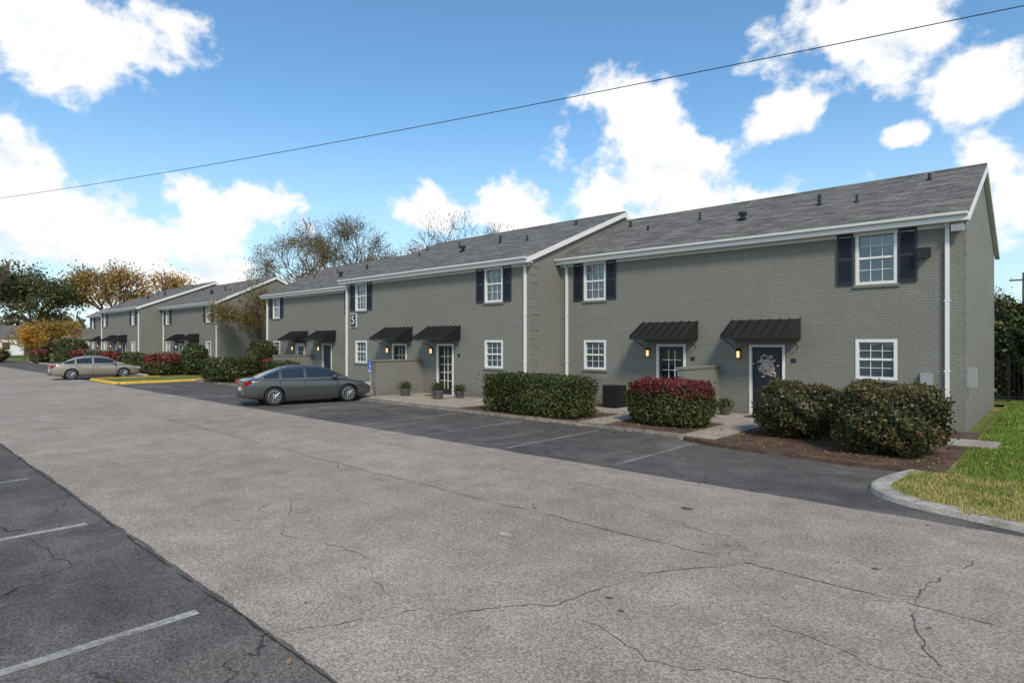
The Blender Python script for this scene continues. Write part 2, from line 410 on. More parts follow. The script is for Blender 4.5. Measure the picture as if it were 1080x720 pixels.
b.obj('kerb_joints',CRACKD)
kerb('kerb',[(-38.8,13.8),(-20,13.8),(-7.2,13.8),(-6.9,13.75)],.14,.08,KERBD)
inner=[(x+.28 if y>10.6 else x+.12,y+.0 if y>10.6 else y+.27) for x,y in arc]
def lawn_z(x,y): return .075+.045*np.clip(x+1.1,0,9)*np.clip((y-12.75)/8,0,1)
b=MB(); b.poly([(x,y,.075) for x,y in inner]+[(25,12.75,.075),(-1.5,12.75,.075)])
b.poly([(-40,28.2,.075),(-1.5,28.2,.075),(-1.5,60,.075),(-40,60,.075)])
gx=np.concatenate([[-1.5,-1.1],np.arange(-.5,8,.7),[9,14,25]]); gy=np.concatenate([np.arange(12.75,22,1.0),[24,28,34,45,60]])
i0=len(b.v); b.v+=[(float(x),float(y),float(lawn_z(x,y))) for y in gy for x in gx]; nx_=len(gx)
for j in range(len(gy)-1):
    for i in range(nx_-1): b.f.append((i0+j*nx_+i,i0+j*nx_+i+1,i0+(j+1)*nx_+i+1,i0+(j+1)*nx_+i))
b.obj('lawn',GRASSG)
bed=[(-40,13.92),(-7.0,13.92),(-6.6,13.3),(-5.4,12.95),(-4,12.85),(-2.9,12.7),(-2.1,12.8),(-1.5,12.75),(-1.45,18.95),(-40,18.95)]
b=MB(); b.prism_z(bed,-.02,.085); b.obj('planting_bed',MULCH)
b=MB()
for r in ((-14.6,-1.0,16.3,17.4),(-10.2,-9.35,13.96,16.29),(-6.85,-5.95,13.5,16.29),(-11.2,-5.6,17.41,18.88),
          (-24.4,-15.4,13.98,17.08),(-15.39,-14.61,15.2,17.4),(-40,-27.61,16.4,17.5),(-37,-30,17.51,18.88),(-27.6,-24.41,15.4,16.6)):
    b.prism_z([(r[0],r[2]),(r[1],r[2]),(r[1],r[3]),(r[0],r[3])],.0,.105)
b.obj('concrete_walkway',CONC)
b=MB()
for x in np.arange(-13.8,-1.2,1.2): b.box(x-.006,x+.006,16.32,17.38,.1055,.1065)
for x in np.arange(-23.2,-15.8,1.5): b.box(x-.006,x+.006,14.02,17.05,.1055,.1065)
b.box(-24.3,-15.5,15.5,15.512,.1068,.1076)
b.obj('walkway_joints',CRACK)
b=MB(); b.prism_z([(-90,13.9),(-47.5,13.9),(-47.5,18.95),(-90,18.95)],0,.085); b.obj('planting_bed',MULCH)
kerb('kerb',[(-90,13.75),(-47.5,13.75)],.16,.10,KERB)
b=MB(); b.prism_z([(-44.6,9.9),(-39.2,9.9),(-39.2,20),(-47.4,20),(-47.4,13.8),(-44.6,13.8)],0,.08); b.obj('lawn',GRASSG)
kerb('yellow_kerb',[(-39.0,18),(-39.0,10.2),(-39.4,9.7),(-44.4,9.7),(-44.8,10.2),(-44.8,13.7)][::-1],.18,.13,YEL)

# ------------------------------------------------------------ buildings
def wall_front(b,x0,x1,y,z0,z1,ops):
    xs=sorted({x0,x1,*[o[0] for o in ops],*[o[1] for o in ops]}); zs=sorted({z0,z1,*[o[2] for o in ops],*[o[3] for o in ops]})
    for i in range(len(xs)-1):
        for k in range(len(zs)-1):
            cx=(xs[i]+xs[i+1])/2; cz=(zs[k]+zs[k+1])/2
            if any(o[0]<cx<o[1] and o[2]<cz<o[3] for o in ops): continue
            b.poly([(xs[i],y,zs[k]),(xs[i+1],y,zs[k]),(xs[i+1],y,zs[k+1]),(xs[i],y,zs[k+1])])
def window(P,xc,w_,z0,z1,y,shut=False):
    x0,x1=xc-w_/2,xc+w_/2; W=P['white']
    W.box(x0-.02,x0+.06,y-.02,y+.12,z0-.02,z1+.02); W.box(x1-.06,x1+.02,y-.02,y+.12,z0-.02,z1+.02)
    W.box(x0+.06,x1-.06,y-.018,y+.12,z1-.06,z1+.018); W.box(x0+.06,x1-.06,y-.018,y+.12,z0-.018,z0+.06)
    zm=(z0+z1)/2; W.box(x0+.06,x1-.06,y+.02,y+.09,zm-.03,zm+.03)
    iw=(w_-.12)/3
    for k in(1,2): W.box(x0+.06+iw*k-.008,x0+.06+iw*k+.008,y+.045,y+.06,z0+.06,z1-.06)
    for zz in((z0+.06+zm)/2,(z1-.06+zm)/2): W.box(x0+.06,x1-.06,y+.043,y+.062,zz-.008,zz+.008)
    P['glass'].poly([(x0,y+.07,z0),(x1,y+.07,z0),(x1,y+.07,z1),(x0,y+.07,z1)])
    P['blind'].poly([(x0,y+.11,z0),(x1,y+.11,z0),(x1,y+.11,z1),(x0,y+.11,z1)])
    P['brick'].box(x0-.08,x1+.08,y-.05,y+.01,z0-.10,z0-.022)
    if shut:
        for s0 in(x0-.49,x1+.05):
            S=P['shutter']; s1=s0+.42
            S.box(s0,s0+.05,y-.05,y-.004,z0,z1); S.box(s1-.05,s1,y-.05,y-.004,z0,z1)
            for a in(z0,zm-.04,z1-.08): S.box(s0+.05,s1-.05,y-.048,y-.004,a,a+.08)
            S.box(s0+.05,s1-.05,y-.02,y-.004,z0+.08,z1-.08)
            z=z0+.1
            while z<z1-.1:
                S.prism_x([(y-.045,z),(y-.02,z+.03),(y-.02,z+.04),(y-.045,z+.012)],s0+.05,s1-.05); z+=.05
def door(P,xc,y,kind):
    x0,x1=xc-.5,xc+.5; z0,z1=.12,2.25; W=P['white']
    fw=.05 if kind!='panel' else .035
    W.box(x0-fw,x0+.04,y-.02,y+.14,z0,z1+fw); W.box(x1-.04,x1+fw,y-.02,y+.14,z0,z1+fw); W.box(x0+.04,x1-.04,y-.019,y+.14,z1-.04,z1+fw-.002)
    P['conc'].box(x0-.1,x1+.1,y-.35,y+.02,.085,.125)
    P['mat'].box(x0+.1,x1-.1,y-.85,y-.40,.106,.118)
    D=P['shutter'] if kind!='white' else P['white']
    a,c=x0+.04,x1-.04; top=z1-.04
    if kind in('french','white'):
        D.box(a,a+.11,y+.05,y+.1,z0,top); D.box(c-.11,c,y+.05,y+.1,z0,top)
        D.box(a+.11,c-.11,y+.05,y+.1,z0,z0+.24); D.box(a+.11,c-.11,y+.05,y+.1,top-.11,top)
        gx=(c-a-.22)/3
        M=P['white']
        for k in(1,2): M.box(a+.11+gx*k-.012,a+.11+gx*k+.012,y+.055,y+.075,z0+.24,top-.11)
        gz=(top-.11-z0-.24)/5
        for k in range(1,5): M.box(a+.11,c-.11,y+.053,y+.077,z0+.24+gz*k-.012,z0+.24+gz*k+.012)
        P['glass'].poly([(a+.1,y+.08,z0+.2),(c-.1,y+.08,z0+.2),(c-.1,y+.08,top-.1),(a+.1,y+.08,top-.1)])
        P['dark'].poly([(a,y+.13,z0),(c,y+.13,z0),(c,y+.13,top),(a,y+.13,top)])
    else:
        D.box(a,c,y+.06,y+.1,z0,top)
        pw=(c-a)/2
        for i in(0,1):
            for (q0,q1) in((.15,.75),(.88,1.45),(1.58,1.95)):
                px0=a+pw*i+.1; px1=a+pw*(i+1)-.1
                D.box(px0,px1,y+.045,y+.061,z0+q0,z0+q1)
    P['metal'].tube((x1-.13,y+.05,1.12),(x1-.13,y-.02,1.12),.03,.03,8)
def awning(P,xc,y,w_=2.05):
    A=P['awning']; zt,zb,pr=3.06,2.55,.92; x0,x1=xc-w_/2,xc+w_/2
    A.prism_x([(y-.004,zt),(y-.004,zt-.03),(y-pr,zb-.03),(y-pr,zb)],x0,x1)
    n=7
    for k in range(n+1):
        x=x0+(x1-x0)*k/n
        A.prism_x([(y-.006,zt+.002),(y-.006,zt+.035),(y-pr-.004,zb+.035),(y-pr-.004,zb+.002)],x-.012,x+.012)
    A.box(x0,x1,y-pr-.02,y-pr-.002,zb-.09,zb+.01)
    A.box(x0-.015,x0,y-pr,y-.004,zb-.09,zb-.02); A.box(x1,x1+.015,y-pr,y-.004,zb-.09,zb-.02)
    for x in(x0-.012,x1): A.prism_x([(y-.006,zb-.03),(y-.006,zt-.02),(y-pr,zb-.02)],x,x+.012)
    for x in(x0+.05,x1-.05): A.tube((x,y-.02,zb-.35),(x,y-pr+.05,zb-.05),.015,.015,6)
def lantern(P,x,y,z=1.98):
    P['metal2'].box(x-.04,x+.04,y-.03,y-.003,z-.1,z+.12); P['metal2'].prism_x([(y-.17,z+.10),(y-.03,z+.10),(y-.10,z+.18)],x-.07,x+.07)
    P['metal2'].box(x-.055,x+.055,y-.16,y-.05,z-.13,z-.105)
    P['lamp'].box(x-.035,x+.035,y-.135,y-.07,z-.105,z+.098)
    for sx in(-.055,.045):
        for sy in(-.155,-.06): P['metal2'].box(x+sx,x+sx+.01,y+sy,y+sy+.01,z-.105,z+.10)
def downspout(P,x,y,zt=5.5):
    P['white'].box(x-.045,x+.045,y-.09,y-.012,.35,zt-.25)
    P['white'].prism_x([(y-.09,zt-.25),(y-.012,zt-.25),(y-.25,zt),(y-.33,zt)],x-.044,x+.044)
    P['white'].prism_x([(y-.09,.35),(y-.012,.35),(y-.22,.12),(y-.3,.15)],x-.044,x+.044)
    for z in(1.6,3.4): P['white'].box(x-.07,x+.07,y-.094,y-.004,z,z+.03)
def section(P,x0,x1,yf,yr,yb,ze,zr,left=True,right=True,doors=('french','panel'),ov=.3,gx=.12):
    offs=(1.95,4.88,8.10,11.25); ops=[]; B=P['brick']
    wx=[x1-offs[0],x1-offs[3]]; dxs=[x1-offs[1],x1-offs[2]]
    for x in wx: ops+= [(x-.48,x+.48,3.97,5.40),(x-.48,x+.48,1.35,2.42)]
    for x in dxs: ops.append((x-.5,x+.5,.12,2.25))
    wall_front(B,x0,x1,yf,0,ze,ops)
    for x in wx: window(P,x,.96,3.97,5.40,yf,True); window(P,x,.96,1.35,2.42,yf)
    for x,k in zip(dxs,doors[::-1]): door(P,x,yf,k); awning(P,x-.05,yf); lantern(P,x-.85,yf)
    pent=[(yf,0),(yb,0),(yb,ze),(yr,zr-.09),(yf,ze)]
    if right: B.poly([(x1,y,z) for y,z in pent])
    if left: B.poly([(x0,y,z) for y,z in pent][::-1])
    B.poly([(x1,yb,0),(x0,yb,0),(x0,yb,ze),(x1,yb,ze)])
    zw=ze+.12; m1=(zr-zw)/(yr-yf); m2=(zr-zw)/(yb-yr); zl=zw-m1*ov; zl2=zw-m2*ov
    rx0=x0-(gx if left else -.003); rx1=x1+(gx if right else -.003)
    P['roof'].prism_x([(yf-ov,zl),(yr,zr),(yr,zr+.07),(yf-ov,zl+.07)],rx0,rx1)
    P['roof'].prism_x([(yr,zr-.001),(yb+ov,zl2),(yb+ov,zl2+.07),(yr,zr+.069)],rx0,rx1)
    P['roof'].prism_x([(yr-.16,zr+.07-m1*.16),(yr,zr+.072),(yr+.16,zr+.07-m2*.16),(yr+.16,zr+.1-m2*.16),(yr,zr+.105),(yr-.16,zr+.1-m1*.16)],rx0,rx1)
    W=P['white']
    W.box(rx0,rx1,yf-ov-.03,yf-ov+.004,zl-.17,zl+.03)
    W.prism_x([(yf-ov-.035,zl-.06),(yf-ov-.13,zl-.02),(yf-ov-.14,zl+.045),(yf-ov-.12,zl+.045),(yf-ov-.11,zl+.0),(yf-ov-.035,zl-.03)],rx0+.02,rx1-.02)
    W.box(rx0+.02,rx1-.02,yf-ov+.006,yf-.004,zl-.165,zl-.13)
    W.box(x0+.01,x1-.01,yf-.03,yf-.003,zl-.26,zl-.168)
    for side,xx in((right,x1),(left,x0)):
        if not side: continue
        s=1 if xx==x1 else -1
        a,c=sorted((xx+s*.003,xx+s*(gx+.02)))
        T=P['rake']
        T.prism_x([(yf-ov,zl-.17),(yr,zr-.17),(yr,zr+.03),(yf-ov,zl+.03)],a,c)
        T.prism_x([(yr+.001,zr-.17),(yb+ov,zl2-.17),(yb+ov,zl2+.03),(yr+.001,zr+.03)],a,c)
    rgp=random.Random(int(abs(x0)*10))
    for dxp,fy,h,r in((1.3,.78,.28,.05),(2.6,.45,.30,.04),(4.4,.52,.42,.055),(6.3,.40,.26,.09),(8.3,.6,.35,.04),(10.4,.5,.25,.04),(11.9,.72,.3,.05)):
        x=x1-dxp+rgp.uniform(-.4,.4); y=yf+(yr-yf)*fy; z=zw+m1*(y-yf)
        P['metal2'].tube((x,y,z),(x,y,z+h),r,r,8); P['metal2'].tube((x,y,z+.06),(x,y,z+.12),r*2,r*1.1,8)
        if r>.08: P['metal2'].tube((x,y,z+h-.02),(x,y,z+h+.08),r*1.6,r*1.6,10)
    xc=(dxs[0]+dxs[1])/2
    B.box(xc-.1,xc+.1,yf-2.5,yf+.002,0,1.55); B.box(xc-.13,xc+.13,yf-2.53,yf-.001,1.55,1.62)
def building(name,xr,n):
    P={k:MB() for k in('brick','roof','white','rake','shutter','glass','blind','dark','awning','metal','metal2','lamp','conc','accent','mat')}
    e=empty(name,(xr,18.9,0))
    if n==1:
        section(P,-14.7,-1.8,18.9,23.5,28.0,5.58,7.78,left=False,doors=('french','panel'))
        section(P,-27.4,-14.7,17.1,23.5,28.0,5.5,8.2,doors=('french','french'))
        section(P,-40.2,-27.4,18.9,23.5,28.0,5.5,7.78,right=False,doors=('white','panel'))
        for k in range(18):
            L=.42 if k%2 else .24; P['brick'].box(-14.699,-14.68,17.1,17.1+L,.1+k*.3,.1+k*.3+.285)
            P['brick'].box(-1.799,-1.78,18.9,18.9+L,.1+k*.3,.1+k*.3+.285)
        downspout(P,-2.15,18.9); downspout(P,-14.35,18.9); downspout(P,-14.95,17.1); downspout(P,-27.2,17.1); downspout(P,-39.9,18.9)
        P['metal2'].box(-2.8,-2.5,18.72,18.9,4.6,4.82); P['metal2'].prism_x([(18.68,4.55),(18.72,4.8),(18.72,4.6)],-2.78,-2.52)
        P['metal'].box(-2.72,-2.45,18.78,18.897,1.25,1.55); P['metal'].tube((-2.6,18.85,1.25),(-2.6,18.85,.1),.025,.025,6)
        P['metal'].box(-1.79,-1.6,19.3,19.6,1.2,1.7)
        P['metal'].box(-2.05,-1.78,18.62,18.74,5.15,5.32)
        P['metal2'].box(-11.9,-11.3,17.7,18.3,.1,.85)
        rw=random.Random(3)
        for k in range(170):
            a=rw.uniform(0,6.283); r=abs(rw.gauss(.14,.09)); cx_=-6.68+r*math.cos(a); cz_=1.62+r*math.sin(a)*1.15
            P['accent'].tube((cx_,18.944,cz_),(cx_+rw.uniform(-.04,.04),18.90,cz_+rw.uniform(-.04,.04)),.04,.012,6)
        for x,y in((-5.9,18.9),(-9.1,18.9),(-18.7,17.1)): P['shutter'].box(x-.07,x+.07,y-.02,y-.003,1.75,1.87)
        P['white'].box(-26.86,-26.34,17.05,17.097,3.12,3.82); P['shutter'].box(-26.83,-26.37,17.04,17.05,3.15,3.79)
    else:
        section(P,-60.9,-48.2,18.9,23.5,28.0,5.5,7.78,doors=('white','panel'),left=False)
        section(P,-73.6,-60.9,17.1,23.5,28.0,5.5,8.2,doors=('french','panel'))
        section(P,-86.4,-73.6,18.9,23.5,28.0,5.5,7.78,right=False,doors=('french','panel'))
        downspout(P,-48.5,18.9); downspout(P,-61.2,17.1); downspout(P,-60.5,18.9); downspout(P,-73.3,17.1)
    mats=dict(brick=BR,roof=ROOF,white=WHITE,rake=WHITE,shutter=NAVY,glass=GLASS,blind=BLIND,dark=DARK,awning=BLACK,metal=GALV,metal2=BLACK,lamp=LAMP,conc=CONC,accent=WREATH,mat=DARK)
    nm=dict(brick='walls',roof='roof',white='trim',rake='rake_boards',shutter='shutters_and_doors',glass='window_glass',blind='blinds',dark='interiors',awning='awnings',metal='meters',metal2='vents',lamp='lanterns',conc='steps',accent='wreath',mat='door_mats')
    inv=Matrix.Translation((xr,18.9,0)).inverted()
    for k,b in P.items():
        if b.v: 
            o=b.obj(nm[k],mats[k]); o.parent=e; o.matrix_parent_inverse=inv
    if n==1:
        tc=bpy.data.curves.new('plaque_number','FONT'); tc.body='5'; tc.size=.62; tc.align_x='CENTER'; tc.align_y='CENTER'; tc.extrude=.006
        to=bpy.data.objects.new('plaque_number',tc); scene.collection.objects.link(to); to.location=(-26.6,17.03,3.47); to.rotation_euler=(R(90),0,0)
        tc.materials.append(WHITE); to.parent=e; to.matrix_parent_inverse=inv
building('brick_apartment_building',-1.8,1)
building('brick_apartment_building',-48.2,2)

# ------------------------------------------------------------ shrubs
GREENL=m_leaf('shrub_leaves',[(0,(.022,.036,.010)),(.35,(.042,.066,.018)),(.7,(.072,.092,.024)),(.93,(.12,.12,.035)),(1,(.22,.10,.03))])
BRONZ=m_leaf('bronze_shrub_leaves',[(0,(.026,.038,.014)),(.4,(.052,.066,.022)),(.75,(.09,.09,.03)),(.95,(.14,.08,.03)),(1,(.22,.07,.03))],(.9,1.5,(.11,.07,.026),(.13,.12,.04)))
REDL=m_leaf('red_shrub_leaves',[(0,(.03,.045,.015)),(.5,(.065,.09,.026)),(1,(.13,.11,.035))],(.55,1.25,(.23,.026,.028),(.14,.035,.026)))
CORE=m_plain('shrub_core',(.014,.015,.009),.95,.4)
def shrub(name,c,hx,hy,h,mat,n,pw=2.4,ls=.042,seed=0,lump=.09):
    rg_=np.random.default_rng(seed); cz=h*.53; hz=h*.5
    e=empty(name,(c[0],c[1],.07))
    D=rg_.normal(size=(n,3)); D/=np.linalg.norm(D,axis=1)[:,None]
    def surf(D):
        q=(np.abs(D)**pw).sum(1)**(-1/pw)
        l=1+lump*(np.sin(D[:,0]*5.3*hx+seed)+np.sin(D[:,1]*6.1+2*seed+D[:,2]*4)+np.sin(D[:,2]*7.7+D[:,0]*8.3*hx+seed)+.7*np.sin(D[:,0]*15*hx+D[:,1]*13+D[:,2]*11))/1.8
        return D*(q*l)[:,None]
    S=surf(D); rr=1-np.abs(rg_.normal(0,.12,n)); out=rg_.random(n)<.08; rr[out]+=rg_.uniform(0,.14,out.sum())
    Pn=S*rr[:,None]*np.array([hx,hy,hz]); Pn[:,2]+=cz; Pn=Pn[Pn[:,2]>.04]
    nr=Pn-np.array([0,0,cz]); nr/=np.linalg.norm(nr,axis=1)[:,None]
    quads_obj('leaves',leaf_quads(Pn,ls,rg_,nrm=nr),mat,e)
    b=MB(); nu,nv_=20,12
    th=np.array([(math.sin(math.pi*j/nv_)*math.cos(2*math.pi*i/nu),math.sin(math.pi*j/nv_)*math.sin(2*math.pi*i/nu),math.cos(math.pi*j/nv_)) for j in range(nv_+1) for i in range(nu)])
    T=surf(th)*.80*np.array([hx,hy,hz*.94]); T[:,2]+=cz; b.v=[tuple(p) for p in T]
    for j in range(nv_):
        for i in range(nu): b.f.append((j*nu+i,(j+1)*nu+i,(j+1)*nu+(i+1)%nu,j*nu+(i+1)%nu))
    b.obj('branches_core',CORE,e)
    st=MB()
    for k in range(9): 
        a=rg_.uniform(0,6.28); r=rg_.uniform(.1,.6); st.tube((math.cos(a)*r*hx*.6,math.sin(a)*r*hy*.6,-.02),(math.cos(a)*r*hx,math.sin(a)*r*hy,h*.4),.02,.012,5)
    for k in range(40):
        a=rg_.uniform(0,6.28); r=rg_.uniform(0,.85); x,y=math.cos(a)*r*hx,math.sin(a)*r*hy
        st.tube((x,y,h*.8),(x+rg_.normal(0,.05),y+rg_.normal(0,.05),h*(1.03-.12*r*r)+rg_.uniform(-.03,.07)),.004,.002,3,False)
    st.obj('stems',BARK,e)
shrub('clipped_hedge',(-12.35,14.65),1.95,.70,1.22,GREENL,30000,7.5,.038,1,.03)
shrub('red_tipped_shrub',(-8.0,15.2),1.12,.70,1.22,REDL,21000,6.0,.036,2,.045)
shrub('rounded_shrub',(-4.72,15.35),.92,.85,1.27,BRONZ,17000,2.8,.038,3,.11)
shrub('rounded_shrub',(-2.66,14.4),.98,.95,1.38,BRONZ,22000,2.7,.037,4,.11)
shrub('clipped_hedge',(-36.2,15.0),1.3,1.5,1.35,GREENL,9000,4,.07,5,.06)
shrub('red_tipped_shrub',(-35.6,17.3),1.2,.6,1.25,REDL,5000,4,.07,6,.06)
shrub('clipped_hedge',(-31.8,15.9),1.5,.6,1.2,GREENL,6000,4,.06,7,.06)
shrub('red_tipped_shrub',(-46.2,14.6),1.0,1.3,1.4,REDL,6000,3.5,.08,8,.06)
shrub('clipped_hedge',(-50.4,14.7),1.5,.8,1.3,GREENL,5000,3.5,.08,18,.06)
shrub('rounded_shrub',(-44.6,15.9),.85,.85,2.1,GREENL,5000,2.4,.08,9,.05)
shrub('rounded_shrub',(-38.6,17.9),.9,.9,2.4,GREENL,5000,2.4,.07,10,.06)
for i,(x,y) in enumerate(((-56,15.2),(-60,14.6),(-66,14.8),(-72,14.9),(-79,15),(-86,14))):
    shrub('red_tipped_shrub' if i%2 else 'clipped_hedge',(x,y),1.4,.8,1.4,REDL if i%2 else GREENL,2500,3.5,.11,20+i,.06)
shrub('rounded_shrub',(-88,17.4),1.7,1.7,2.6,GREENL,3000,2.3,.16,31)
shrub('rounded_shrub',(-92,10.5),2.0,1.5,1.5,BRONZ,3000,2.3,.16,32)
shrub('evergreen_shrub',(-1.0,32.0),1.9,1.9,3.9,GREENL,16000,2.3,.08,12,.12)

# ------------------------------------------------------------ trees
def tree(name,loc,height,seed,leafmat,nleaf,ls,spread=.55,trunk=.22,depth=6,kids=3,cl=.6,tfrac=.27):
    r_=random.Random(seed); ng=np.random.default_rng(seed)
    e=empty(name,loc); b=MB(); tips=[]
    def grow(p,d,L,r,k):
        q=p.copy(); dd=d.copy(); ns=3 if k<3 else 2
        for i in range(ns):
            dd=(dd+Vector((r_.uniform(-1,1),r_.uniform(-1,1),r_.uniform(-.3,.7)))*.13).normalized()
            nq=q+dd*L/ns; ra=r*(1-.35*i/ns); rb=r*(1-.35*(i+1)/ns)
            b.tube(q,nq,ra,rb,7 if k<2 else (4 if k<5 else 3),False); q=nq
            if k>=depth-2: tips.append(q.copy())
        if k>=depth: return
        for c in range(kids+(1 if k==1 else 0)):
            a=r_.uniform(0,6.283); o=dd.orthogonal().normalized(); o.rotate(Matrix.Rotation(a,3,dd))
            nd=(dd*(1.0 if c else 1.5)+o*r_.uniform(.6,1.25)*spread*1.6+Vector((0,0,.18))).normalized()
            grow(q,nd,L*r_.uniform(.62,.88),max(.009,r*.62*(1 if c else 1.12)),k+1)
    grow(Vector((0,0,-.1)),Vector((0,0,1)),height*tfrac,trunk,1)
    zmax=max(p.z for p in tips); k=height/zmax
    b.v=[(x*k,y*k,z*k) for x,y,z in b.v]; b.obj('trunk_and_limbs',BARK,e)
    T=np.array([tuple(p*k) for p in tips])
    w_=np.clip(np.sin(T[:,0]*1.1+seed)+np.sin(T[:,1]*1.3)+np.sin(T[:,2]*1.7+seed)+ng.random(len(T))*1.5+.1,.12,None); w_/=w_.sum()
    if nleaf:
        C=T[ng.choice(len(T),nleaf,p=w_)]+ng.normal(0,cl,(nleaf,3))*np.array([1,1,.7])
        quads_obj('foliage',leaf_quads(C,ls,ng,.7),leafmat,e)
AUT=m_leaf('autumn_leaves',[(0,(.13,.10,.03)),(.4,(.26,.17,.05)),(.7,(.13,.13,.045)),(1,(.32,.19,.055))],trl=.45)
ORA=m_leaf('orange_leaves',[(0,(.42,.18,.025)),(.5,(.60,.32,.04)),(1,(.40,.27,.05))],trl=.45)
YGR=m_leaf('yellow_green_leaves',[(0,(.14,.12,.03)),(.5,(.36,.22,.05)),(1,(.48,.26,.05))],trl=.4)
BRG=m_leaf('olive_leaves',[(0,(.05,.065,.022)),(.5,(.09,.10,.035)),(1,(.18,.12,.04))])
PIN=m_leaf('pine_needles',[(0,(.045,.065,.025)),(.6,(.085,.11,.035)),(1,(.18,.14,.05))],trl=.4)
tree('autumn_tree',(-50.5,30.5,0),14.8,3,AUT,14000,.062,.6,.20,7,3,.35)
tree('autumn_tree',(-57,31,0),14.6,5,AUT,13000,.062,.6,.20,7,3,.35)
tree('autumn_tree',(-33.5,31.5,0),12.2,12,AUT,7500,.055,.5,.18,7,3,.3)
tree('small_autumn_tree',(-45.6,21.2,0),6.8,14,AUT,8000,.06,.7,.14,5,3,.4)
tree('small_autumn_tree',(-43.6,24.5,0),7.4,15,AUT,7000,.06,.7,.14,5,3,.45)
tree('pine_tree',(-112,10.0,0),14.5,21,PIN,9000,.2,.6,.3,5,4,.8,.22)
tree('pine_tree',(-122,20,0),15,22,PIN,7000,.22,.6,.3,5,4,.9,.22)
tree('autumn_tree',(-118,28,0),16.0,23,YGR,8500,.17,.6,.3,5,4,.9)
tree('autumn_tree',(-112,35,0),14.5,24,ORA,6000,.16,.6,.3,5,4,.9)
tree('small_autumn_tree',(-96,14.0,0),4.2,25,ORA,3500,.12,.75,.12,5,3,.4)
tree('small_autumn_tree',(-104,19,0),5.2,26,YGR,4500,.14,.75,.12,5,3,.6)
tree('autumn_tree',(-12,74,0),7.5,27,AUT,7000,.12,.6,.2,5,4,.6)
tree('autumn_tree',(-5,80,0),8.0,28,BRG,7000,.12,.6,.2,5,4,.6)
ng=np.random.default_rng(77); Cs=[]
for k in range(230):
    a=R(ng.uniform(-125,35)); d=ng.uniform(150,240); h=ng.uniform(6,11); cx,cy=math.sin(a)*d,math.cos(a)*d
    if cx>-95 and cy<60: continue
    n=420; q=ng.normal(size=(n,3)); q/=np.linalg.norm(q,axis=1)[:,None]; q*=ng.uniform(.5,1,(n,1))
    Cs.append(q*np.array([5,5,h*.5])*ng.uniform(.8,1.2)+np.array([cx,cy,h*.5]))
DIST=m_leaf('distant_leaves',[(0,(.10,.09,.055)),(.5,(.17,.135,.08)),(1,(.20,.19,.10))])
quads_obj('distant_treeline',leaf_quads(np.concatenate(Cs),.75,ng,.7),DIST)

# ------------------------------------------------------------ grass blades, fallen leaves
def blades(name,poly_test,x0,x1,y0,y1,n,mat,h=.06,wd=.006):
    ng=np.random.default_rng(5); X=ng.uniform(x0,x1,n); Y=y0+(y1-y0)*ng.random(n)**1.5
    k=poly_test(X,Y); X=X[k];Y=Y[k]; n=len(X); a=ng.uniform(0,6.28,n); hh=h*ng.uniform(.4,1.3,n)
    ww=wd*(1+ (Y-y0)*.12)
    B=np.stack([X,Y,lawn_z(X,Y)],1); d=np.stack([np.cos(a)*ww,np.sin(a)*ww,np.zeros(n)],1)
    tp=B+np.stack([ng.normal(0,.025,n),ng.normal(0,.025,n),hh],1)
    quads_obj(name,np.stack([B-d,B+d,tp],1).reshape(-1,3),mat,k=3)
def gmat():
    m,t=newmat('grass_blades'); g_=t.n('ShaderNodeNewGeometry'); r=g_.outputs['Random Per Island']; o=t.obj()
    green=t.ramp(r,[(0,(.08,.155,.018)),(.6,(.135,.225,.03)),(1,(.24,.27,.06))]); dry=t.ramp(r,[(0,(.30,.25,.08)),(.7,(.46,.38,.15)),(1,(.20,.23,.06))])
    y=t.sep(o)[1]
    f=t.math('ADD',t.noise(o,1.1,4,.65),t.rng(y,10,14.5,.16,-.12))
    c=t.mix(t.rng(f,.42,.62),green,dry); t.bsdf(c,.6,None,spec=.2); return m
GB=gmat()
def tst(X,Y):
    k=(X>-1.4); k|=(Y<12.6)&(X>-1.95)
    near=(Y<11.2)&((X+1.0)**2+(Y-11.2)**2>1.0**2)&(X<-1.0); k&=~near
    k&=~((X>-1.0)&(Y<9.95-.18*np.clip(X+1,0,1.2)))
    k&=~((Y>18.8)&(X<-1.78)); k&=~((X<-1.)&(Y>16.3)&(Y<17.4)); return k
blades('grass',tst,-1.95,4.5,9.7,30,180000,GB)
ng=np.random.default_rng(9); L=[]
def scat(n,x0,x1,y0,y1,z): L.append(np.stack([ng.uniform(x0,x1,n),ng.uniform(y0,y1,n),np.full(n,z)+ng.uniform(0,.012,n)],1))
scat(60,-30,2,2.6,9.4,.02); scat(220,-30,-2.5,9.6,13.7,.02); scat(500,-22,-2.5,13.0,13.75,.02); scat(2600,-14,-1.6,12.95,16.2,.10); scat(700,-40,-7.2,14,18.5,.12); scat(40,-16,-3,-1,2.2,.02); scat(900,-1.4,2,10.3,16,.13); scat(150,-10.5,-2,13.2,13.9,.10)
FL=m_leaf('fallen_leaf_litter',[(0,(.12,.06,.03)),(.5,(.24,.14,.065)),(1,(.36,.25,.12))])
quads_obj('fallen_leaves',leaf_quads(np.concatenate(L),.028,ng,.6,flat=3),FL)
quads_obj('fallen_leaf',leaf_quads(np.array([[-4.75,1.15,.03],[-4.72,1.19,.035],[-3.4,1.4,.02],[-4.1,1.55,.02]]),.05,ng,.6,flat=2),FL)

